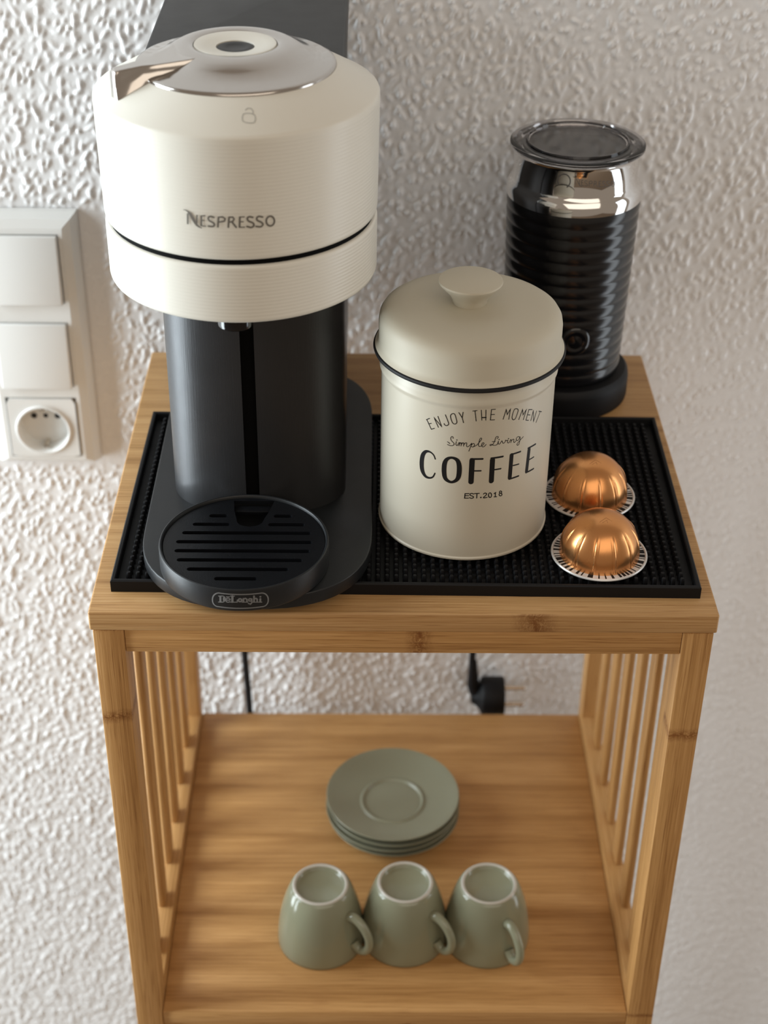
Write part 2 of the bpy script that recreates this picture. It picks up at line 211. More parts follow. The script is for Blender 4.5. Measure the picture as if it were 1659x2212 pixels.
def bamboo(name, axis, c0, c1, c2, knots=(), seed=0.0, strip=9.0, strip_axis=None, front_only=False):
    """laminated bamboo: fine fibres along axis, strips, and nodes at the given places (table mm along the axis)"""
    m = D.materials.new(name); m.use_nodes = True; nt = m.node_tree; N = nt.nodes; L = nt.links; b = N['Principled BSDF']
    tc = N.new('ShaderNodeTexCoord'); sep = N.new('ShaderNodeSeparateXYZ'); L.new(tc.outputs['Object'], sep.inputs[0])
    def math_(op, a, c=None, clamp=False):
        n = N.new('ShaderNodeMath'); n.operation = op; n.use_clamp = clamp
        for i, v in enumerate((a, c)):
            if v is None: continue
            if isinstance(v, (int, float)): n.inputs[i].default_value = v
            else: L.new(v, n.inputs[i])
        return n.outputs[0]
    ai = 'xyz'.index(axis); fib = [1300, 1300, 1300]; fib[ai] = 11
    def noise(scale3, detail=4, rough=.6, dist=0.0, w=0.0):
        mp = N.new('ShaderNodeMapping'); mp.inputs['Scale'].default_value = scale3; mp.inputs['Location'].default_value = (seed+w, seed*1.7+w, seed*.6)
        no = N.new('ShaderNodeTexNoise'); no.inputs['Scale'].default_value = 1; no.inputs['Detail'].default_value = detail; no.inputs['Roughness'].default_value = rough; no.inputs['Distortion'].default_value = dist
        L.new(tc.outputs['Object'], mp.inputs[0]); L.new(mp.outputs[0], no.inputs['Vector']); return no.outputs['Fac']
    fine = noise(tuple(fib), 5, .65)
    mid = [150, 150, 150]; mid[ai] = 4
    broad = noise(tuple(mid), 3, .55, 0, 3.1)
    dash = [2100, 2100, 2100]; dash[ai] = 34
    dsh = noise(tuple(dash), 1, .5, 0, 7.7)
    # laminated strips
    sa = strip_axis if strip_axis is not None else ('y' if axis != 'y' else 'x')
    s = math_('FLOOR', math_('MULTIPLY', sep.outputs['xyz'.index(sa)], 1000.0/strip))
    wn = N.new('ShaderNodeTexWhiteNoise'); wn.noise_dimensions = '1D'; L.new(math_('ADD', s, seed*13+.37), wn.inputs['W'])
    val = math_('ADD', math_('MULTIPLY', fine, .85), math_('SUBTRACT', math_('MULTIPLY', broad, .42), .12))
    val = math_('ADD', val, math_('MULTIPLY', math_('SUBTRACT', wn.outputs['Value'], .5), .13))
    ramp = N.new('ShaderNodeValToRGB'); e = ramp.color_ramp.elements
    e[0].position = .30; e[0].color = (*c0, 1); e[1].position = .72; e[1].color = (*c2, 1)
    x = ramp.color_ramp.elements.new(.50); x.color = (*c1, 1)
    L.new(val, ramp.inputs[0]); colr = ramp.outputs[0]
    # dark fibre dashes
    dm = math_('MULTIPLY', math_('SUBTRACT', dsh, .60), 6.0, True)
    mx = N.new('ShaderNodeMix'); mx.data_type = 'RGBA'; mx.blend_type = 'MULTIPLY'; L.new(math_('MULTIPLY', dm, .75), mx.inputs[0]); L.new(colr, mx.inputs[6]); mx.inputs[7].default_value = (.45, .30, .18, 1)
    colr = mx.outputs[2]
    if knots:
        cr = [320, 320, 320]; cr[ai] = 420
        kn = noise(tuple(cr), 4, .75, 1.2, 1.3)
        org = (0, 162, -900)[ai]
        tot = None
        for pos, hw in knots:
            c = (pos-org)/1000
            wob = math_('MULTIPLY', math_('SUBTRACT', broad, .5), hw*.0010)
            d = math_('ABSOLUTE', math_('SUBTRACT', math_('ADD', sep.outputs[ai], wob), c))
            k = math_('SUBTRACT', 1.0, math_('DIVIDE', d, hw/1000), True)
            tot = k if tot is None else math_('MAXIMUM', tot, k)
        if front_only:
            fr = math_('LESS_THAN', sep.outputs[1], -.1612)
            tot = math_('MULTIPLY', tot, fr)
        kk = math_('MULTIPLY', tot, math_('MULTIPLY', math_('SUBTRACT', kn, .34), 5.0, True), True)
        m2 = N.new('ShaderNodeMix'); m2.data_type = 'RGBA'; m2.blend_type = 'MULTIPLY'; L.new(math_('MULTIPLY', kk, .95), m2.inputs[0]); L.new(colr, m2.inputs[6]); m2.inputs[7].default_value = (.42, .27, .15, 1)
        colr = m2.outputs[2]
    L.new(colr, b.inputs['Base Color']); b.inputs['Roughness'].default_value = .46; b.inputs['Specular IOR Level'].default_value = .35
    bp = N.new('ShaderNodeBump'); bp.inputs['Strength'].default_value = .35; bp.inputs['Distance'].default_value = .0003
    L.new(fine, bp.inputs['Height']); L.new(bp.outputs[0], b.inputs['Normal'])
    return m
B0, B1, B2 = (.33, .158, .048), (.50, .268, .094), (.63, .365, .150)
M = {}
M['b_top'] = bamboo('bamboo_top', 'x', (.30, .150, .050), (.47, .262, .102), (.59, .365, .165), knots=[(76, 15)], seed=1.3, strip=7, strip_axis='y', front_only=True)
M['b_apron'] = bamboo('bamboo_apron', 'x', B0, B1, B2, knots=[(9, 9)], seed=4.1, strip=8, strip_axis='z')
M['b_leg_a'] = bamboo('bamboo_leg', 'z', B0, B1, B2, knots=[(-80, 6)], seed=2.2, strip=9, strip_axis='x')
M['b_leg_b'] = bamboo('bamboo_leg_right', 'z', B0, B1, B2, knots=[(-93, 6), (-357, 2.5)], seed=7.9, strip=9, strip_axis='x')
M['b_leg_c'] = bamboo('bamboo_leg_back', 'z', B0, B1, B2, seed=5.2, strip=9, strip_axis='x')
M['b_rail'] = bamboo('bamboo_rail', 'y', B0, B1, B2, seed=3.4, strip=9, strip_axis='z')
M['b_slat'] = bamboo('bamboo_slat', 'z', B0, B1, B2, seed=6.3, strip=16, strip_axis='y')
M['b_shelf'] = bamboo('bamboo_shelf', 'x', B0, B1, B2, seed=9.7, strip=8, strip_axis='y')
M['wall'] = mat('rough_white_plaster', (.83, .825, .825), .27, spec=.6); bump(M['wall'], 420, .25, .0006)
M['wall_far'] = mat('plaster_far', (.82, .815, .815), .42, spec=.45); bump(M['wall_far'], 190, 1.0, .004)
M['floor'] = mat('floor_wood', (.22, .16, .11), .4)
M['mat'] = mat('black_rubber', (.005, .005, .006), .55, spec=.25)
M['cream'] = mat('cream_plastic', (.77, .745, .665), .36, spec=.5)
M['blackplastic'] = mat('black_plastic', (.009, .010, .0115), .42, spec=.45); bump(M['blackplastic'], 1500, .12, .0003)
M['tank'] = mat('dark_grey_plastic', (.026, .026, .027), .5)
M['gloss'] = mat('glossy_black', (.006, .006, .007), .12, spec=.6)
M['frother_black'] = mat('frother_gloss', (.007, .007, .008), .21, spec=.55)
M['grille'] = mat('grille_black', (.004, .0045, .006), .38, spec=.3); bump(M['grille'], 1200, .25, .0003)
M['void'] = mat('dark_void', (.002, .002, .002), .8, spec=.1)
M['chrome'] = mat('chrome', (.80, .79, .78), .06, 1.0)
M['satin'] = mat('satin_chrome', (.58, .55, .52), .13, 1.0)
M['lever'] = mat('lever_chrome', (.62, .59, .56), .16, 1.0)
M['steel'] = mat('brushed_steel', (.30, .30, .31), .35, 1.0)
M['canmetal'] = mat('cream_enamel', (.60, .55, .445), .40, spec=.45)
M['canlid'] = mat('cream_enamel_matt', (.56, .515, .41), .55, spec=.4)
M['ink'] = mat('black_ink', (.010, .009, .009), .55, spec=.25)
M['greyink'] = mat('grey_ink', (.16, .145, .125), .5)
M['paleink'] = mat('pale_grey_ink', (.19, .195, .20), .45)
M['lockink'] = mat('lock_ink', (.42, .41, .37), .5)
M['frink'] = mat('etched_line', (.10, .10, .10), .5)
M['copper'] = mat('copper_foil', (.78, .36, .135), .27, .92)
M['copper_dark'] = mat('copper_emboss', (.56, .25, .095), .35, .9)
M['foilwhite'] = mat('white_foil', (.72, .71, .69), .3, .25)
M['sage'] = mat('sage_glaze', (.255, .262, .178), .16, spec=.55)
M['sagesoft'] = mat('sage_glaze_matt', (.240, .240, .168), .33, spec=.45)
M['footring'] = mat('pale_glaze_edge', (.52, .50, .44), .15, spec=.7)
M['switch'] = mat('white_switch_plastic', (.74, .735, .71), .33)
M['pin'] = mat('nickel_pin', (.70, .66, .60), .25, 1.0)
M['earth'] = mat('socket_hole', (.01, .01, .01), .6)
# brushed dark column: vertical fine grain
m = M['column'] = mat('brushed_black_metal', (.040, .040, .042), .33, .5, spec=.5); bump(m, 1, .25, .0002, (2500, 2500, 30))
m = M['clear'] = mat('clear_plastic', (.62, .61, .62), .03, spec=.5); b = m.node_tree.nodes['Principled BSDF']; b.inputs['Transmission Weight'].default_value = 1.0; b.inputs['IOR'].default_value = 1.35

# ------------------------------------------------------------------ the wall, floor
def build_wall():
    st = 1.2; x0, x1, z0, z1 = -468.0, 456.0, -898.0, 340.4
    nx = int((x1-x0)/st)+1; nz = int((z1-z0)/st)+1
    rng = np.random.default_rng(11)
    H = np.zeros((nz, nx), np.float32)
    gx, gz = 5.9, 7.2                         # jittered grid: grains stay apart from each other
    ax_ = np.arange(x0, x1, gx); az_ = np.arange(z0, z1, gz); bx, bz = np.meshgrid(ax_, az_); bx = bx.ravel(); bz = bz.ravel(); nb = len(bx)
    bx = bx+rng.uniform(-.52, .52, nb)*gx; bz = bz+rng.uniform(-.52, .52, nb)*gz
    an = rng.normal(math.radians(74), math.radians(26), nb); ln = rng.gamma(3.0, .55, nb)+1.5; wdt = rng.uniform(1.15, 1.95, nb); hh = rng.uniform(.15, 1.0, nb)**.8*2.3
    for i in range(nb):
        R_ = ln[i]+3; ix0 = max(0, int((bx[i]-R_-x0)/st)); ix1 = min(nx, int((bx[i]+R_-x0)/st)+2)
        iz0 = max(0, int((bz[i]-R_-z0)/st)); iz1 = min(nz, int((bz[i]+R_-z0)/st)+2)
        X = x0+np.arange(ix0, ix1)*st-bx[i]; Z = (z0+np.arange(iz0, iz1)*st-bz[i])[:, None]
        c, s = math.cos(an[i]), math.sin(an[i]); u = X*c+Z*s; v = -X*s+Z*c
        d = (u/ln[i])**2+(v/wdt[i])**2
        h = hh[i]*np.clip(1.12*np.exp(-d*.9)-.12, 0, 1)
        np.maximum(H[iz0:iz1, ix0:ix1], h, out=H[iz0:iz1, ix0:ix1])
    XX = (x0+np.arange(nx)*st)[None, :]; ZZ = (z0+np.arange(nz)*st)[:, None]
    # the plaster is smoothed flat around the switch panel and flatter towards the lower right
    sm = np.clip((XX+330)/8, 0, 1)*np.clip((-219+3*np.sin(ZZ/11)-XX)/7, 0, 1)*np.clip((ZZ+136)/8, 0, 1)*np.clip((100-ZZ)/8, 0, 1)
    H *= 1-.95*sm
    H *= 1-.45*np.clip((XX-150)/150, 0, 1)*np.clip((60-ZZ)/200, 0, 1)
    low = np.zeros_like(H)
    for k in range(14):
        a, b_, p = rng.uniform(-.04, .04), rng.uniform(-.04, .04), rng.uniform(0, 6.28)
        low += .05*np.sin(XX*a+ZZ*b_+p)
    Y = 372.6-H-low*.5
    V = np.empty((nz, nx, 3), np.float32); V[..., 0] = XX; V[..., 1] = Y; V[..., 2] = ZZ
    V = V.reshape(-1, 3)
    idx = (np.arange(nz-1)[:, None]*nx+np.arange(nx-1)[None, :]).ravel()
    F = np.stack([idx, idx+1, idx+nx+1, idx+nx], 1).astype(np.int32)
    me = D.meshes.new('m'); me.vertices.add(len(V)); me.vertices.foreach_set('co', V.ravel())
    me.loops.add(F.size); me.loops.foreach_set('vertex_index', F.ravel()); me.polygons.add(len(F))
    me.polygons.foreach_set('loop_start', np.arange(0, F.size, 4, dtype=np.int32)); me.update(calc_edges=True)
    w = link('wall_back', me, M['wall'], loc=(0, 372, -TOP), ang=180); tag(w, kind='structure')
    # the rest of the same wall, beyond what the photograph shows
    vs = []; fs = []
    def slab(a, b_, c, d):
        k = len(vs); vs.extend([(a, 372.6, c), (b_, 372.6, c), (b_, 372.6, d), (a, 372.6, d)]); fs.append((k, k+1, k+2, k+3))
    slab(-2600, x0+1, -900, 1700); slab(x1-1, 2600, -900, 1700); slab(x0+1, x1-1, z1-1, 1700)
    o = link('wall_surround', pydata(vs, fs), M['wall_far'], parent=None, loc=(0, 372, -TOP), smooth=False); tag(o, kind='structure')
build_wall()
fl = link('floor', box(-2600, 2600, -2400, 380, -TOP-20, -TOP, 0), M['floor'], loc=(0, 0, -TOP-20), smooth=False); tag(fl, kind='structure')

# ------------------------------------------------------------------ bamboo stand
st = thing('bamboo_stand', (0, 162, -TOP), 'tall narrow bamboo side stand with slatted sides, carrying the coffee things', 'stand')
link('tabletop', box(-185, 185, 0, 325, -13.5, 0, 1.4, 3), M['b_top'], st)
for (sx, fy, mt_) in ((-1, 0, 'b_leg_a'), (1, 0, 'b_leg_b'), (-1, 1, 'b_leg_c'), (1, 1, 'b_leg_c')):
    x0, x1 = (-183.3, -165.0) if sx < 0 else (165.0, 183.3)
    y0, y1 = (.6, 20.5) if not fy else (304.5, 324.4)
    link('leg', box(x0, x1, y0, y1, -TOP, -13.6, .9), M[mt_], st)
link('apron', box(-164.8, 164.8, 1.4, 14, -30.2, -13.6, .5), M['b_apron'], st)
link('apron', box(-164.8, 164.8, 311, 323.6, -30.2, -13.6, .5), M['b_apron'], st)
for s in (-1, 1):
    xa, xb = sorted((s*167.0, s*179.5)); xc_, xd_ = sorted((s*164.95, s*178.5))
    link('upper_side_rail', box(xa, xb, 20.6, 304.4, -30.2, -13.6, .5), M['b_rail'], st)
    link('lower_side_rail', box(xc_, xd_, 20.6, 304.4, -371, -342, .8), M['b_rail'], st)
    xa, xb = sorted((s*171.0, s*177.0))
    for k in range(6):
        yc = 50+44*k
        link('slat', box(xa, xb, yc-8, yc+8, -341.9, -30.3, 2.1, 3), M['b_slat'], st)
# the shelf is laid from strips with hairline joints, one panel that carries over the front rail
link('shelf', box(-164.8, 164.8, 1.6, 323, -368, -355.15, 1.0), M['b_shelf'], st)
link('shelf_rail', box(-164.8, 164.8, 3, 16, -396, -368.1, .5), M['b_apron'], st)
link('shelf_rail', box(-164.8, 164.8, 309, 322, -396, -368.1, .5), M['b_apron'], st)

# ------------------------------------------------------------------ switch panel
sp = thing('switch_panel', (-281.5, 371, -122), 'white triple wall panel with two rocker switches over a round power socket', 'switch panel')
def frame_me():
    # sloping rim from wall to face, with three openings
    x0, x1, z0, z1 = -323.5, -239.5, -122, 95; fx0, fx1, fz0, fz1 = -313, -250.2, -116.5, 84
    V = []; F = []
    def ring(a, b_, c, d, y):
        k = len(V); V.extend([(a, y, c), (b_, y, c), (b_, y, d), (a, y, d)]); return k
    k0 = ring(x0, x1, z0, z1, 371.5); k1 = ring(x0+.6, x1-.6, z0+.6, z1-.6, 367.5); k2 = ring(x0+4.5, x1-4.5, z0+2.2, z1-4.5, 361.0); k3 = ring(fx0, fx1, fz0, fz1, 358.6)
    for a, b_ in ((k0, k1), (k1, k2), (k2, k3)):
        for i in range(4): F.append((a+i, a+(i+1) % 4, b_+(i+1) % 4, b_+i))
    ops = [(22.6, 79.4), (-49.9, 6.6), (-114.0, -59.6)]
    ox0, ox1 = -309.6, -253.4
    zs = [fz0]+[v for o_ in reversed(ops) for v in o_]+[fz1]
    def q(a, b_, c, d, y=358.6):
        k = len(V); V.extend([(a, y, c), (b_, y, c), (b_, y, d), (a, y, d)]); F.append((k, k+1, k+2, k+3))
    q(fx0, ox0, fz0, fz1); q(ox1, fx1, fz0, fz1)
    for i in range(0, len(zs), 2): q(ox0, ox1, zs[i], zs[i+1])
    for a, b_ in ops:
        k = ring(ox0, ox1, a, b_, 358.6); k2_ = ring(ox0, ox1, a, b_, 368)
        for i in range(4): F.append((k+i, k+(i+1) % 4, k2_+(i+1) % 4, k2_+i))
    return pydata(V, F)
link('frame', frame_me(), M['switch'], sp, smooth=False)
for z0, z1 in ((23.4, 78.5), (-49.1, 5.7)):
    me = box(-309, -254.2, 352.5, 364, z0, z1, 1.2, 3)
    for v in me.vertices:                      # the rocker is tilted: its lower end stands proud
        if v.co.y < 358: v.co.y += (v.co.z-z0)/(z1-z0)*3.6
    link('rocker', me, M['switch'], sp)
def socket_me():
    V = []; F = []; n = 48; cx, cz = -281.5, -88.5; x0, x1, z0, z1 = -308.4, -254.4, -113.2, -60.4
    sq = []
    for k in range(n):
        t = 2*math.pi*(k+.5)/n; c, s = math.cos(t), math.sin(t)
        u = min((x1-cx)/abs(c) if c else 1e9, ((z1-cz) if s > 0 else (cz-z0))/abs(s) if s else 1e9)
        sq.append((cx+c*u, cz+s*u))
    rings = [[(x, 360, z) for x, z in sq], [(x, 357.4, z) for x, z in sq]]
    for r, y in ((22.3, 357.4), (21.6, 355.9), (20.6, 355.7), (19.9, 356.4), (19.6, 371)):
        rings.append([(cx+r*math.cos(2*math.pi*(k+.5)/n), y, cz+r*math.sin(2*math.pi*(k+.5)/n)) for k in range(n)])
    for r_ in rings: V += r_
    for j in range(len(rings)-1):
        for k in range(n):
            k2 = (k+1) % n; F.append((j*n+k, j*n+k2, (j+1)*n+k2, (j+1)*n+k))
    F.append(tuple((len(rings)-1)*n+k for k in range(n)))
    return pydata(V, F)
so = link('socket_insert', socket_me(), M['switch'], sp, ang=50)
def disc_y(cx, cz, r, y0, y1, n=16):
    V = []; 
    for y in (y0, y1): V += [(cx+r*math.cos(2*math.pi*k/n), y, cz+r*math.sin(2*math.pi*k/n)) for k in range(n)]
    F = [(k, (k+1) % n, n+(k+1) % n, n+k) for k in range(n)]+[tuple(range(n))]
    return pydata(V, F)
for dx in (-9.5, 9.5): link('pin_hole', disc_y(-281.5+dx, -83, 2.4, 370.4, 371), M['earth'], so)
link('pin_hole', disc_y(-281.5, -83, 1.8, 370.4, 371), M['earth'], so)
link('earth_clip', box(-283.5, -279.5, 360, 371, -107.6, -104.2, .4), M['pin'], so)
link('earth_clip', box(-283.5, -279.5, 360, 371, -72.8, -69.6, .4), M['pin'], so)

# ------------------------------------------------------------------ bar mat
MC = (2.2, 119.0); MR = math.radians(-.62)
bm_ = thing('bar_mat', (MC[0], MC[1], 0), 'black rubber bar mat with rows of small nubs, flat on the bamboo top', 'mat', rz=MR)
def mat_me():
    X, Y = 175, 100.5
    prof = [(0, 0, 0), (0, 7.6, .4), (1.0, 8.1, 0), (2.4, 7.9, 0), (2.9, 3.0, 0)]
    V = []; F = []
    def ring(ins, z):
        k = len(V); V.extend([(-X+ins, -Y+ins, z), (X-ins, -Y+ins, z), (X-ins, Y-ins, z), (-X+ins, Y-ins, z)]); return k
    ks = [ring(.0, 0.0), ring(0, 7.4), ring(.7, 8.1), ring(2.2, 8.1), ring(2.8, 7.6), ring(3.2, 3.0)]
    F.append((ks[0]+3, ks[0]+2, ks[0]+1, ks[0]))
    for a, b_ in zip(ks, ks[1:]):
        for i in range(4): F.append((a+i, a+(i+1) % 4, b_+(i+1) % 4, b_+i))
    F.append(tuple(ks[-1]+i for i in range(4)))
    return pydata([(v[0]+MC[0], v[1]+MC[1], v[2]) for v in V], F)
link('mat_tray', mat_me(), M['mat'], bm_, smooth=False)
def nub():
    n = 8; V = []
    for r, z in ((1.75, 3.0), (1.5, 7.0), (1.05, 8.3)): V += [(r*math.cos(2*math.pi*(k+.5)/n), r*math.sin(2*math.pi*(k+.5)/n), z) for k in range(n)]
    F = [(j*n+k, j*n+(k+1) % n, (j+1)*n+(k+1) % n, (j+1)*n+k) for j in range(2) for k in range(n)]+[tuple(2*n+k for k in range(n))]
    return V, F
NV, NF = nub()
nubme = pydata([(v[0]/1000, v[1]/1000, v[2]/1000) for v in NV], NF); nubme.materials.append(M['mat']); nubme.shade_smooth(); nubme.set_sharp_from_angle(angle=math.radians(30)); nubme.name = 'nub'
pts = [(-165.2+5.5*i, -91.5+5.5*j) for i in range(61) for j in range(34)]
def covered(lx, ly):
    c, s = math.cos(MR), math.sin(MR); x = MC[0]+lx*c-ly*s; y = MC[1]+lx*s+ly*c
    if -156 < x < -19 and y > 24: return True
    if -143 < x < -32 and y > -6: return True
    if -152 < x < -24 and y > 16 and ((x+88)/66)**2+((y-50)/50)**2 < 1: return True
    if math.hypot(x-37.7, y-94.5) < 50: return True
    if 0 < x < 78 and 94 < y < 235: return True           # hidden behind the canister
    if math.hypot(x-119, y-50) < 28 or math.hypot(x-120.5, y-115.8) < 28: return True
    return False
vis = sorted([p for p in pts if not covered(*p)], key=lambda p: (p[1], p[0]))[:300]
vs_ = set(vis)
for p in vis:
    o = D.objects.new('nub', nubme); COL.objects.link(o); o.parent = bm_; o.location = (p[0]/1000, p[1]/1000, 0)
Vn, Fn = merge([([(v[0]+p[0]+MC[0], v[1]+p[1]+MC[1], v[2]) for v in NV], NF) for p in pts if p not in vs_])
tag(link('nub_field', pydata(Vn, Fn), M['mat'], bm_, ang=30), kind='stuff')

# ------------------------------------------------------------------ coffee machine
HX, HY = -93.0, 93.0
cm = thing('coffee_machine', (-93, 110, 8.4), 'tall capsule coffee machine with ribbed cream head, chrome lever and black body', 'coffee machine')
# base plate outline
def superside(x0, x1, yf, yb, rf, rb, n=14):
    xc = (x0+x1)/2; hw = (x1-x0)/2; O = []
    for k in range(2*n+1):                          # front: half super-ellipse
        t = math.pi+math.pi*k/(2*n); c, s = math.cos(t), math.sin(t)
        O.append((xc+hw*math.copysign(abs(c)**.82, c), yf+rf+rf*math.copysign(abs(s)**.82, s)))
    for k in range(2*n+1):
        t = math.pi*k/(2*n); c, s = math.cos(t), math.sin(t)
        O.append((xc+hw*math.copysign(abs(c)**.62, c), yb-rb+rb*math.copysign(abs(s)**.9, s)))
    return O
base_o = superside(-157.5, -19, -8, 268, 68, 66)
link('base', prism(base_o, 8.5, 17.5, .8, 3, .8), M['blackplastic'], cm)
# column: rounded front panel with a slot down the middle
def column_me(z0, z1):
    O = []; n = 60; xc, r, yc, ry = -89.7, 53.8, 110, 33
    sl0, sl1 = -96.2, -88.0
    for k in range(n+1):
        t = math.pi+math.pi*k/n; x = xc+r*math.cos(t); y = yc+ry*math.sin(t)
        if sl0-1.5 < x < sl1+1.5: continue
        if x >= sl1+1.5 and (not O or O[-1][0] <= sl0):
            f = lambda X: yc-ry*math.sqrt(1-((X-xc)/r)**2)
            O += [(sl0, f(sl0)), (sl0, f(sl0)+4), (sl1, f(sl1)+4), (sl1, f(sl1))]
        O.append((x, y))
    O += [(xc+r, 190), (xc-r, 190)]
    return prism(O, z0, z1)
link('column', column_me(17.5, 196), M['column'], cm, ang=25)
link('column_slot', box(-96.1, -88.1, 80.3, 81.4, 17.6, 195), M['void'], cm, smooth=False)
# water tank and lid behind the head
def rounded(x0, x1, y0, y1, r, n=6):
    O = []
    for cx, cy, a in ((x1-r, y0+r, -90), (x1-r, y1-r, 0), (x0+r, y1-r, 90), (x0+r, y0+r, 180)):
        for i in range(n+1):
            t = math.radians(a+90*i/n); O.append((cx+r*math.cos(t), cy+r*math.sin(t)))
    return O
link('water_tank', prism(rounded(-147, -37.5, 190.5, 352, 6), 17.6, 262, .5), M['tank'], cm)
link('tank_lid', prism(rounded(-150.8, -36.0, 150, 355, 5), 262.2, 279.5, 1.2, 3), M['tank'], cm)
# head: ribbed lower ring, dark seam, ribbed upper drum, bevelled top plate
def ribs(r0, z0, r1, z1, pitch=2.0, amp=.18):
    P = []; n = int(round((z1-z0)/pitch))*4
    for i in range(n+1):
        f = i/n; P.append((r0+(r1-r0)*f+amp*(.5-.5*math.cos(2*math.pi*i/4)) - amp, z0+(z1-z0)*f))
    return P
prof = [(60, 178.8), (73.6, 178.8), (74.9, 179.6)]+ribs(75.5, 180.6, 75.6, 210.6)+[(75.3, 211.4), (74.2, 212.0), (60, 212.0)]
link('lower_ring', lathe_me(prof, HX, HY, 160), M['cream'], cm, ang=60)
link('seam', lathe_me([(60, 212.1), (73.4, 212.1), (73.4, 215.2), (60, 215.2)], HX, HY, 96), M['void'], cm)
prof = [(60, 215.3), (74.4, 215.3), (75.3, 216.0)]+ribs(75.7, 217, 76.6, 279.0, 2.0, .14)+[(76.5, 280.4), (76.0, 281.6), (75.0, 282.5), (53.4, 294.4), (53.2, 293.0), (40, 293)]
link('upper_drum', lathe_me(prof, HX, HY, 160), M['cream'], cm, ang=40)
link('head_underside', lathe_me([(0, 180.5), (62, 180.5), (62, 184), (0, 184)], HX, HY, 64), M['gloss'], cm)
prof = [(53.2, 293.6), (53.4, 294.8), (52.9, 295.8), (51, 296.4), (46, 297.4), (41, 299.2), (36.5, 301.8), (33, 304.0), (30, 305.3), (26.5, 305.9), (23.4, 305.6), (22.3, 304.8), (22.1, 300.4)]
prof = [(0, 293.6)]+prof+[(0, 300.4)]
link('chrome_dome', lathe_me(prof, HX, HY, 128), M['satin'], cm, ang=50)
link('button_ring', lathe_me([(9.9, 300.6), (10.2, 303.6), (16, 304.5), (20.6, 305.3), (21.7, 305.2), (22.05, 304.4), (22.05, 300.6)], HX, HY, 96), M['cream'], cm)
link('brew_button', lathe_me([(9.85, 300.6), (9.7, 303.2), (8, 303.5), (5.5, 303.2), (4.8, 302.9), (0, 302.9)], HX, HY, 48), M['tank'], cm)
# lever: a wedge from the dome out to the rim
def lever_me():
    a = math.atan2(61.5-93, -152+93); d = Vector((math.cos(a), math.sin(a))); s = Vector((-d.y, d.x))
    V = []; F = []
    rows = [(24, 15, 22, 305.4), (32, 13, 19, 304.4), (40, 9.5, 15.5, 303.2), (47, 6.8, 12.0, 302.3), (54, 5.2, 8.6, 302.2), (61, 4.4, 6.4, 301.6), (66, 4.2, 5.2, 301.2), (68, 3.9, 4.8, 300.8), (68.9, 3.0, 3.6, 300)]
    for r, wt, wb, zt in rows:
        zb = 293.8 if r < 53 else 282.5+(75-r)/(75-53.4)*11.9+.05
        sec = [(-wb, zb), (-(wt+(wb-wt)*.18), zb+(zt-zb)*.35), (-wt-.1, zb+(zt-zb)*.7), (-wt, zt-.9), (-wt+.9, zt), (wt-.9, zt), (wt, zt-.9), (wt+.1, zb+(zt-zb)*.7), (wt+(wb-wt)*.18, zb+(zt-zb)*.35), (wb, zb)]
        for t, z in sec: V.append((HX+d.x*r+s.x*t, HY+d.y*r+s.y*t, z))
    n = 10
    for i in range(len(rows)-1):
        for k in range(n): F.append((i*n+k, i*n+(k+1) % n, (i+1)*n+(k+1) % n, (i+1)*n+k))
    F.append(tuple(range(n-1, -1, -1))); F.append(tuple((len(rows)-1)*n+k for k in range(n)))
    me = pydata(V, F); bm = bmesh.new(); bm.from_mesh(me); bmesh.ops.recalc_face_normals(bm, faces=bm.faces); bm.to_mesh(me); bm.free(); return me
tag(link('lever', lever_me(), M['lever'], cm, ang=40), 'chrome lever')
# spout
link('spout', lathe_me([(0, 168.6), (8.8, 168.6), (9.5, 169.2), (9.7, 171), (9.7, 182)], -94.3, 37.5, 48), M['gloss'], cm)
# printed name on the head, lock mark on the top plate
link('lettering', pydata(*strokes(MACHINE_NAME, cyl_surf(HX, HY, 75.6, .75))), M['greyink'], cm, smooth=False)
def cone_surf(a, b_):       # a = sideways mm, b = radius on the sloping top plate
    x = a; y = -b_; r = math.hypot(x, y); return (HX+x, HY+y, 282.5+(75-r)/(75-53.4)*11.9+.12)
ax = 10.8
lock = [(.5, [(ax-2.6, 62.6), (ax+2.6, 62.6), (ax+2.6, 67.0), (ax-2.6, 67.0), (ax-2.6, 62.6)]), (.5, [(ax+1.9, 62.4), (ax+1.9, 60.6), (ax+.9, 59.2), (ax-.9, 59.2), (ax-1.9, 60.4)])]
link('lock_mark', pydata(*strokes(lock, cone_surf)), M['lockink'], cm, smooth=False)
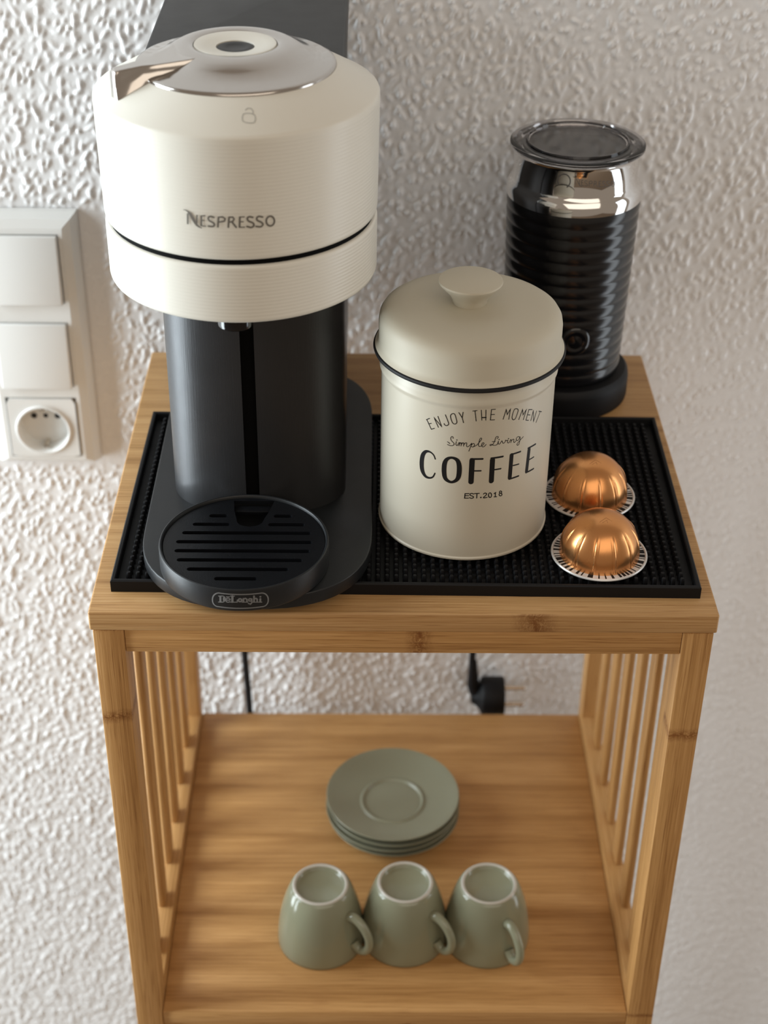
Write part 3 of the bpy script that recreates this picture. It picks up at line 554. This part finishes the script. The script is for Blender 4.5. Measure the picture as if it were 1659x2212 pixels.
# drip tray with its slotted grille
TX, TY, TR = -94.2, 27.6, 49.9
tr = link('drip_tray', lathe_me([(0, 17.6), (48.6, 17.6), (49.5, 18.2), (49.9, 19.2), (49.9, 31.8), (49.6, 32.7), (49.0, 33.0), (48.3, 32.8), (47.8, 32.0), (47.6, 20.5), (0, 20.5)], TX, TY, 128), M['blackplastic'], cm)
tr2 = tr
def grille_me():
    """a disc with rounded slots and a notch at the back, rasterised into a clean grid of cells then extruded"""
    bm = bmesh.new(); R_ = 47.4
    S = [(-36.5, [(-14.7, 9.7)]), (-27.3, [(-31, 27.3)]), (-18.2, [(-37.7, 35)]), (-9.0, [(-40, 39)]), (0.2, [(-40, 40)]), (9.6, [(-37.4, 39)]), (18.6, [(-32, -9.7), (13, 35)]), (27.8, [(-22.9, -11.9), (15.9, 27)])]
    hs = 1.7
    # outline loops: outer circle, slots, notch -> triangle fill
    loops = []
    n = 110; loops.append([(R_*math.cos(2*math.pi*k/n), R_*math.sin(2*math.pi*k/n)) for k in range(n)])
    for cy, xs in S:
        for x0, x1 in xs:
            lp = []
            for k in range(9): t = -math.pi/2+math.pi*k/8; lp.append((x1-hs+hs*math.cos(t), cy+hs*math.sin(t)))
            for k in range(9): t = math.pi/2+math.pi*k/8; lp.append((x0+hs+hs*math.cos(t), cy+hs*math.sin(t)))
            loops.append(lp)
    notch = [(-9.2, 44.4), (-8.2, 34), (-6.4, 25)]
    for k in range(1, 8):
        t = math.pi+math.pi*k/8; notch.append((1.9+7.9*math.cos(t), 22.6+6.2*math.sin(t)))
    notch += [(10.4, 25), (13.2, 34), (15.4, 44.4)]
    loops.append(notch)
    es = []
    for lp in loops:
        vs = [bm.verts.new((x+TX, y+TY, 31.3)) for x, y in lp]
        for i in range(len(vs)): es.append(bm.edges.new((vs[i], vs[(i+1) % len(vs)])))
    r = bmesh.ops.triangle_fill(bm, use_beauty=True, use_dissolve=False, edges=es, normal=(0, 0, 1))
    ex = bmesh.ops.extrude_face_region(bm, geom=bm.faces[:])
    for v in [g for g in ex['geom'] if isinstance(g, bmesh.types.BMVert)]: v.co.z -= 2.2
    bmesh.ops.recalc_face_normals(bm, faces=bm.faces)
    me = D.meshes.new('m'); bm.to_mesh(me); bm.free(); return me
gr = link('grille', grille_me(), M['grille'], tr2, ang=30)
link('lettering', pydata(*strokes(TRAY_NAME, cyl_surf(TX, TY, 49.9, .08))), M['paleink'], tr2, smooth=False)
link('finger_lip', box(-103.0, -80.2, 64.4, 70.5, 26.0, 28.6, .6), M['grille'], tr2)

# ------------------------------------------------------------------ canister
CX, CY = 37.7, 94.5
cn = thing('coffee_canister', (CX, CY, 8.4), 'cream metal canister with domed lid, black rim and black coffee lettering', 'canister')
prof = [(0, 8.5), (51.6, 8.5), (52.5, 9.1), (52.6, 10.2), (51.9, 11.0), (51.8, 13), (51.8, 112.5), (52.0, 114.0), (52.9, 115.5), (53.0, 117.0), (52.2, 118.6), (51.8, 119.8), (51.8, 128), (50.8, 128)]
link('canister_body', lathe_me(prof+[(50.8, 14), (0, 14)], CX, CY, 160), M['canmetal'], cn)
lid = link('lid', lathe_me([(50.6, 127.5), (55.6, 127.6), (56.1, 128.4), (55.2, 129.6), (54.1, 131.0), (53.7, 133), (53.7, 144.0), (53.1, 147.6), (51.4, 150.4), (48.6, 152.4), (45, 153.6), (38, 154.6), (20, 155.2), (0, 155.3), ], CX, CY, 160), M['canlid'], cn, ang=60)
link('lid_rim', lathe_me([(55.2+1.6*math.cos(t), 127.4+1.6*math.sin(t)) for t in [2*math.pi*k/10 for k in range(10)]], CX, CY, 160, closed=True), M['ink'], lid)
link('knob', lathe_me([(0, 155.1), (9.6, 155.1), (10.0, 155.9), (10.3, 157.5), (12.0, 161.0), (16.0, 165.4), (18.2, 167.6), (18.75, 168.6), (18.5, 169.5), (17.6, 169.9), (0, 170.2)], CX-1, CY, 96), M['canlid'], lid)
can_s = cyl_surf(CX, CY, 51.8, .07)
for nm, S, cv in (('slogan_lettering', CAN_TOP, True), ('script_lettering', CAN_SCRIPT, True), ('coffee_lettering', CAN_COFFEE, True), ('year_lettering', CAN_EST, True)):
    link(nm, pydata(*strokes(S, can_s, cv)), M['ink'], cn, smooth=False)

# ------------------------------------------------------------------ milk frother
FX, FY = 116.3, 272.0
fr = thing('milk_frother', (FX, FY, 0), 'black ribbed milk frother with chrome collar and clear lid, behind the canister', 'milk frother')
link('base', lathe_me([(0, 0), (47.8, 0), (48.8, .8), (49.3, 3), (49.3, 16), (48.6, 20), (46.6, 22.4), (43, 23), (0, 23)], FX, FY, 96), M['mat'], fr)
P = [(40.5, 23.2)]
nr = 15
for i in range(nr*8+1):
    f = i/(nr*8); z = 24+(151-24)*f; P.append((41.9+(45.2-41.9)*f-.7+.7*abs(math.sin(math.pi*i/8))**.8, z))
P += [(44.4, 151.6), (44.4, 158), (42.9, 158), (42.2, 60), (0, 60)]
link('ribbed_body', lathe_me(P, FX, FY, 128), M['frother_black'], fr, ang=50)
col_ = link('chrome_collar', lathe_me([(44.9, 151.2), (45.5, 151.6), (45.6, 155.5), (45.0, 158.4), (43.4, 161.0), (42.0, 162.4), (41.5, 164), (41.5, 181.0), (42.6, 183.4), (43.2, 184.0), (42.2, 184.4), (40.6, 182.8), (40.2, 181), (40.2, 152), (44, 151.2)], FX, FY, 128, closed=True), M['chrome'], fr, ang=50)
link('etched_name', pydata(*strokes([(w_, [(p[0], p[1]-.0) for p in S]) for w_, S in FROTHER_NAME], cyl_surf(FX, FY, 41.5, .06))), M['frink'], col_, smooth=False)
link('jug_liner', lathe_me([(0, 150), (37.5, 150), (38.8, 152), (39.6, 181), (40.1, 181), (39.4, 149.5), (0, 149.4)], FX, FY, 64), M['steel'], fr)
link('whisk', lathe_me([(1.2, 150.2), (1.4, 168), (0, 169)], FX-2, FY, 16), M['tank'], fr)
link('whisk', lathe_me([(9+.8*math.cos(2*math.pi*k/8), 152+.8*math.sin(2*math.pi*k/8)) for k in range(8)], FX-2, FY, 40, closed=True), M['tank'], fr)
ld = link('clear_lid', lathe_me([(0, 186.6), (32.0, 186.6), (33.0, 188.6), (34.0, 188.8), (34.6, 186.9), (43.4, 187.4), (44.9, 186.6), (44.9, 185.2), (43.6, 184.5), (38.6, 184.5), (38.0, 178.0), (36.8, 178.0), (36.4, 184.6), (0, 184.6)], FX, FY, 128), M['clear'], fr, ang=50)
# round button on the body front: normal towards the room
def frother_button():
    n = 40; V = []; F = []; a0 = math.radians(4.5); cz = 60
    rings = [(0, 1.2), (3.2, 1.2), (4.6, .7), (5.6, .7), (6.6, 1.5), (8.4, 1.5), (9.6, .9), (10.4, .2), (10.6, -1.5)]
    for r, h in rings:
        for k in range(n):
            t = 2*math.pi*k/n; u = r*math.cos(t); z = cz+r*math.sin(t); R_ = 43.4+h*.6-.4
            V.append((FX+R_*math.sin(a0+u/43), FY-R_*math.cos(a0+u/43), z))
    for j in range(len(rings)-1):
        for k in range(n): F.append((j*n+k, j*n+(k+1) % n, (j+1)*n+(k+1) % n, (j+1)*n+k))
    me = pydata(V, F); bm = bmesh.new(); bm.from_mesh(me); bmesh.ops.remove_doubles(bm, verts=bm.verts, dist=.01); bmesh.ops.recalc_face_normals(bm, faces=bm.faces); bm.to_mesh(me); bm.free(); return me
link('start_button', frother_button(), M['gloss'], fr)

# ------------------------------------------------------------------ capsules
def capsule(loc, label, rz):
    x, y = loc
    c = thing('coffee_capsule', (x, y, 8.4), label, 'coffee capsule', 'copper coffee capsules on the mat')
    P = [(24.3, 9.4), (24.1, 11)]
    for k in range(0, 19):
        t = math.pi/2*k/18; P.append((23.9*math.cos(t)**.96 if k < 18 else 0, 13.4+24.2*math.sin(t)))
    def rf(r, z, t):
        if z < 10 or z > 31: return r
        a = (t-rz) % (2*math.pi/12); a = min(a, 2*math.pi/12-a)*r
        f = min(1, (z-10)/2)*min(1, (31-z)/3)
        return r+.42*math.exp(-(a/.55)**2)*f - .16*math.exp(-((a-1.0)/.5)**2)*f
    link('dome', lathe_me(P, x, y, 480, rf), M['copper'], c, ang=60)
    link('rim', lathe_me([(23, 8.4), (28.6, 8.4), (29.2, 8.9), (29.3, 9.5), (28.9, 10.1), (28.2, 10.1), (27.8, 9.5), (23, 9.4)], x, y, 96), M['foilwhite'], c)
    rng = random.Random(int(x*7+y)); V = []; F = []; mi = []; t = 0; n = 0
    while t < 2*math.pi-.02:
        w_ = rng.choice((.035, .035, .06, .07, .12)); t2 = min(t+w_, 2*math.pi)
        for k in range(2):
            ta = t+(t2-t)*k/2; tb = t+(t2-t)*(k+1)/2; i0 = len(V)
            V += [(x+r*math.cos(a), y+r*math.sin(a), 9.56) for r, a in ((24.0, ta), (27.7, ta), (27.7, tb), (24.0, tb))]
            F.append((i0, i0+1, i0+2, i0+3)); mi.append(n % 2)
        t = t2; n += 1
    me = pydata(V, F)
    o = link('printed_code', me, [M['ink'], M['foilwhite']], c, smooth=False)
    me.polygons.foreach_set('material_index', mi)
    # little embossed rhomb on the crown
    def crown(a, b_):
        r = math.hypot(a, b_); return (x+a, y+b_, 13.4+24.2*math.sqrt(max(0, 1-(r/23.9)**2))+.10)
    em = [(.35, [(1.5, -3.6), (6.2, -7.2), (1.8, -11.0), (-3.2, -7.4), (1.5, -3.6)]), (.35, [(-1.2, -7.6), (1.6, -5.6), (2.0, -8.6), (4.4, -7.0)])]
    link('embossed_mark', pydata(*strokes(em, crown, False)), M['copper_dark'], c)
    return c
capsule((119.1, 50.2), 'copper domed coffee capsule nearer the front edge of the black mat', math.radians(15-90))
capsule((120.6, 115.8), 'copper domed coffee capsule farther back, against the canister and behind the other capsule', math.radians(-82))

# ------------------------------------------------------------------ saucers
def saucer_me():
    return lathe_me([(0, 4.4), (22.2, 4.5), (23.2, 5.9), (24.2, 6.5), (25.2, 6.1), (26.4, 5.1), (32, 6.5), (40, 8.8), (47, 11.2), (51.6, 13.2), (52.5, 13.4), (52.8, 12.8), (52.2, 11.7), (46, 8.4), (38, 5.4), (29.0, 3.2), (28.2, .1), (26.4, 0), (25.6, 2.2), (0, 2.4)], 0, 0, 96)
SX, SY = -.2, 190.5
z = -355.0; labs = ['sage green saucer at the bottom of the stack, resting on the shelf', 'sage green saucer second from the bottom of the stack', 'sage green saucer just under the topmost one of the stack', 'sage green saucer on top of the stack, its round well showing']
s0 = None
for k in range(4):
    dx, dy = ((.8, 1.6), (-.5, .3), (.6, 0), (0, 0))[k]; o_ = (SX+dx, SY+dy, z+6.05*k)
    if k == 0:
        me = saucer_me(); me.transform(Matrix.Translation(Vector(o_))); s0 = link('saucer', me, M['sagesoft'], loc=o_, ang=45); o = s0
    else:
        o = s0.copy(); COL.objects.link(o); o.location = W3(o_)
    tag(o, labs[k], 'saucer', 'sage green saucers stacked on the shelf')

# ------------------------------------------------------------------ cups, upside down
def cup(name, x, y, ha, label):
    c = thing(name, (x, y, -355), label, 'cup', 'sage green cups turned upside down on the shelf')
    prof = [(31.0, -355), (31.7, -354.6), (32.0, -352), (31.9, -346), (31.2, -338), (29.6, -327), (27.4, -317), (24.6, -308), (22.4, -302.4), (21.0, -300.2), (19.6, -299.3), (18.0, -299.6), (17.2, -301.4), (16.4, -302.4), (0, -302.6)]
    inner = [(0, -305.6), (16, -306), (21.5, -311), (26.0, -324), (28.6, -340), (29.8, -354.6), (31.0, -355)]
    body = link('cup_body', lathe_me(prof+inner, x, y, 96), M['sage'], c, ang=60)
    link('foot_ring', lathe_me([(19.0+1.35*math.cos(2*math.pi*k/12), -299.6+1.0*math.sin(2*math.pi*k/12)) for k in range(12)], x, y, 72, closed=True), M['footring'], body)
    a = math.radians(ha); d = (math.cos(a), math.sin(a))
    ctrl = [(25.0, -316), (31.5, -313.5), (38.5, -316.5), (44.0, -324), (45.2, -332), (42.6, -339.5), (37.6, -343), (33.8, -341.5), (31.0, -338.5)]
    pts_ = catmull([(x+d[0]*r, y+d[1]*r, z) for r, z in ctrl], 5)
    n = len(pts_); rad = [3.9-0.8*math.sin(math.pi*i/(n-1)) for i in range(n)]
    V, F = tube(pts_, rad, 14)
    me = pydata(V, F); link('handle', me, M['sage'], c)
    return c
cup('espresso_cup', -54.3, 70.0, -38, 'sage green espresso cup upside down, leftmost of the three')
cup('espresso_cup', 7.3, 72.5, -42, 'sage green espresso cup upside down in the middle, nearest below the saucers')
cup('espresso_cup', 68.2, 71.5, -62, 'sage green espresso cup upside down, rightmost of the three')

# ------------------------------------------------------------------ cords behind the stand
def cord(path, r, per=8): return pydata(*tube(catmull(path, per), r, 10))
pc = thing('machine_power_cord', (-128, 350, -TOP), 'thin black power cord hanging down the wall behind the stand, left of centre', 'cord')
link('cord', cord([(-112, 349, 24), (-120, 357, 12), (-126, 354, -40), (-128, 351, -150), (-128.5, 350, -300), (-126.5, 350, -370), (-124, 351, -520), (-126, 352, -760), (-150, 345, -893), (-240, 340, -896.4)], 2.9), M['mat'], pc)
pp = thing('frother_power_plug', (86, 350, -356), 'black plug with metal pins dangling unplugged on its cord behind the shelf', 'plug')
link('cord', cord([(112, 322.5, 4), (104, 332, 3.6), (94, 346, -16), (82, 350, -80), (74, 351, -220), (71.5, 351, -310), (72.5, 350.5, -345)], 3.0), M['mat'], pp)
def plug_me():
    V, F = lathe([(0, 0), (6.5, 0), (8.6, 4), (12, 7), (16.4, 9), (17.6, 11), (17.6, 28), (16.8, 29.4), (0, 29.4)], 0, 0, 40)
    me = pydata(V, F); me.transform(Matrix.Translation((72, 351, -358)) @ Matrix.Rotation(math.radians(90), 4, 'Y')); return me
link('plug_body', plug_me(), M['mat'], pp)
link('strain_relief', pydata(*tube([(72.3, 350.6, -318), (72.6, 350.6, -330), (73.4, 350.8, -345), (76, 351, -352)], [3.4, 4.4, 5.6, 6.6], 14)), M['mat'], pp)
for dz in (-9.5, 9.5): link('plug_pin', pydata(*tube([(101.2, 351, -358+dz), (119, 351, -358+dz), (120.4, 351, -358+dz)], [2.3, 2.3, 1.4], 12)), M['pin'], pp)

for o in D.objects:
    if '_o' in o: del o['_o']
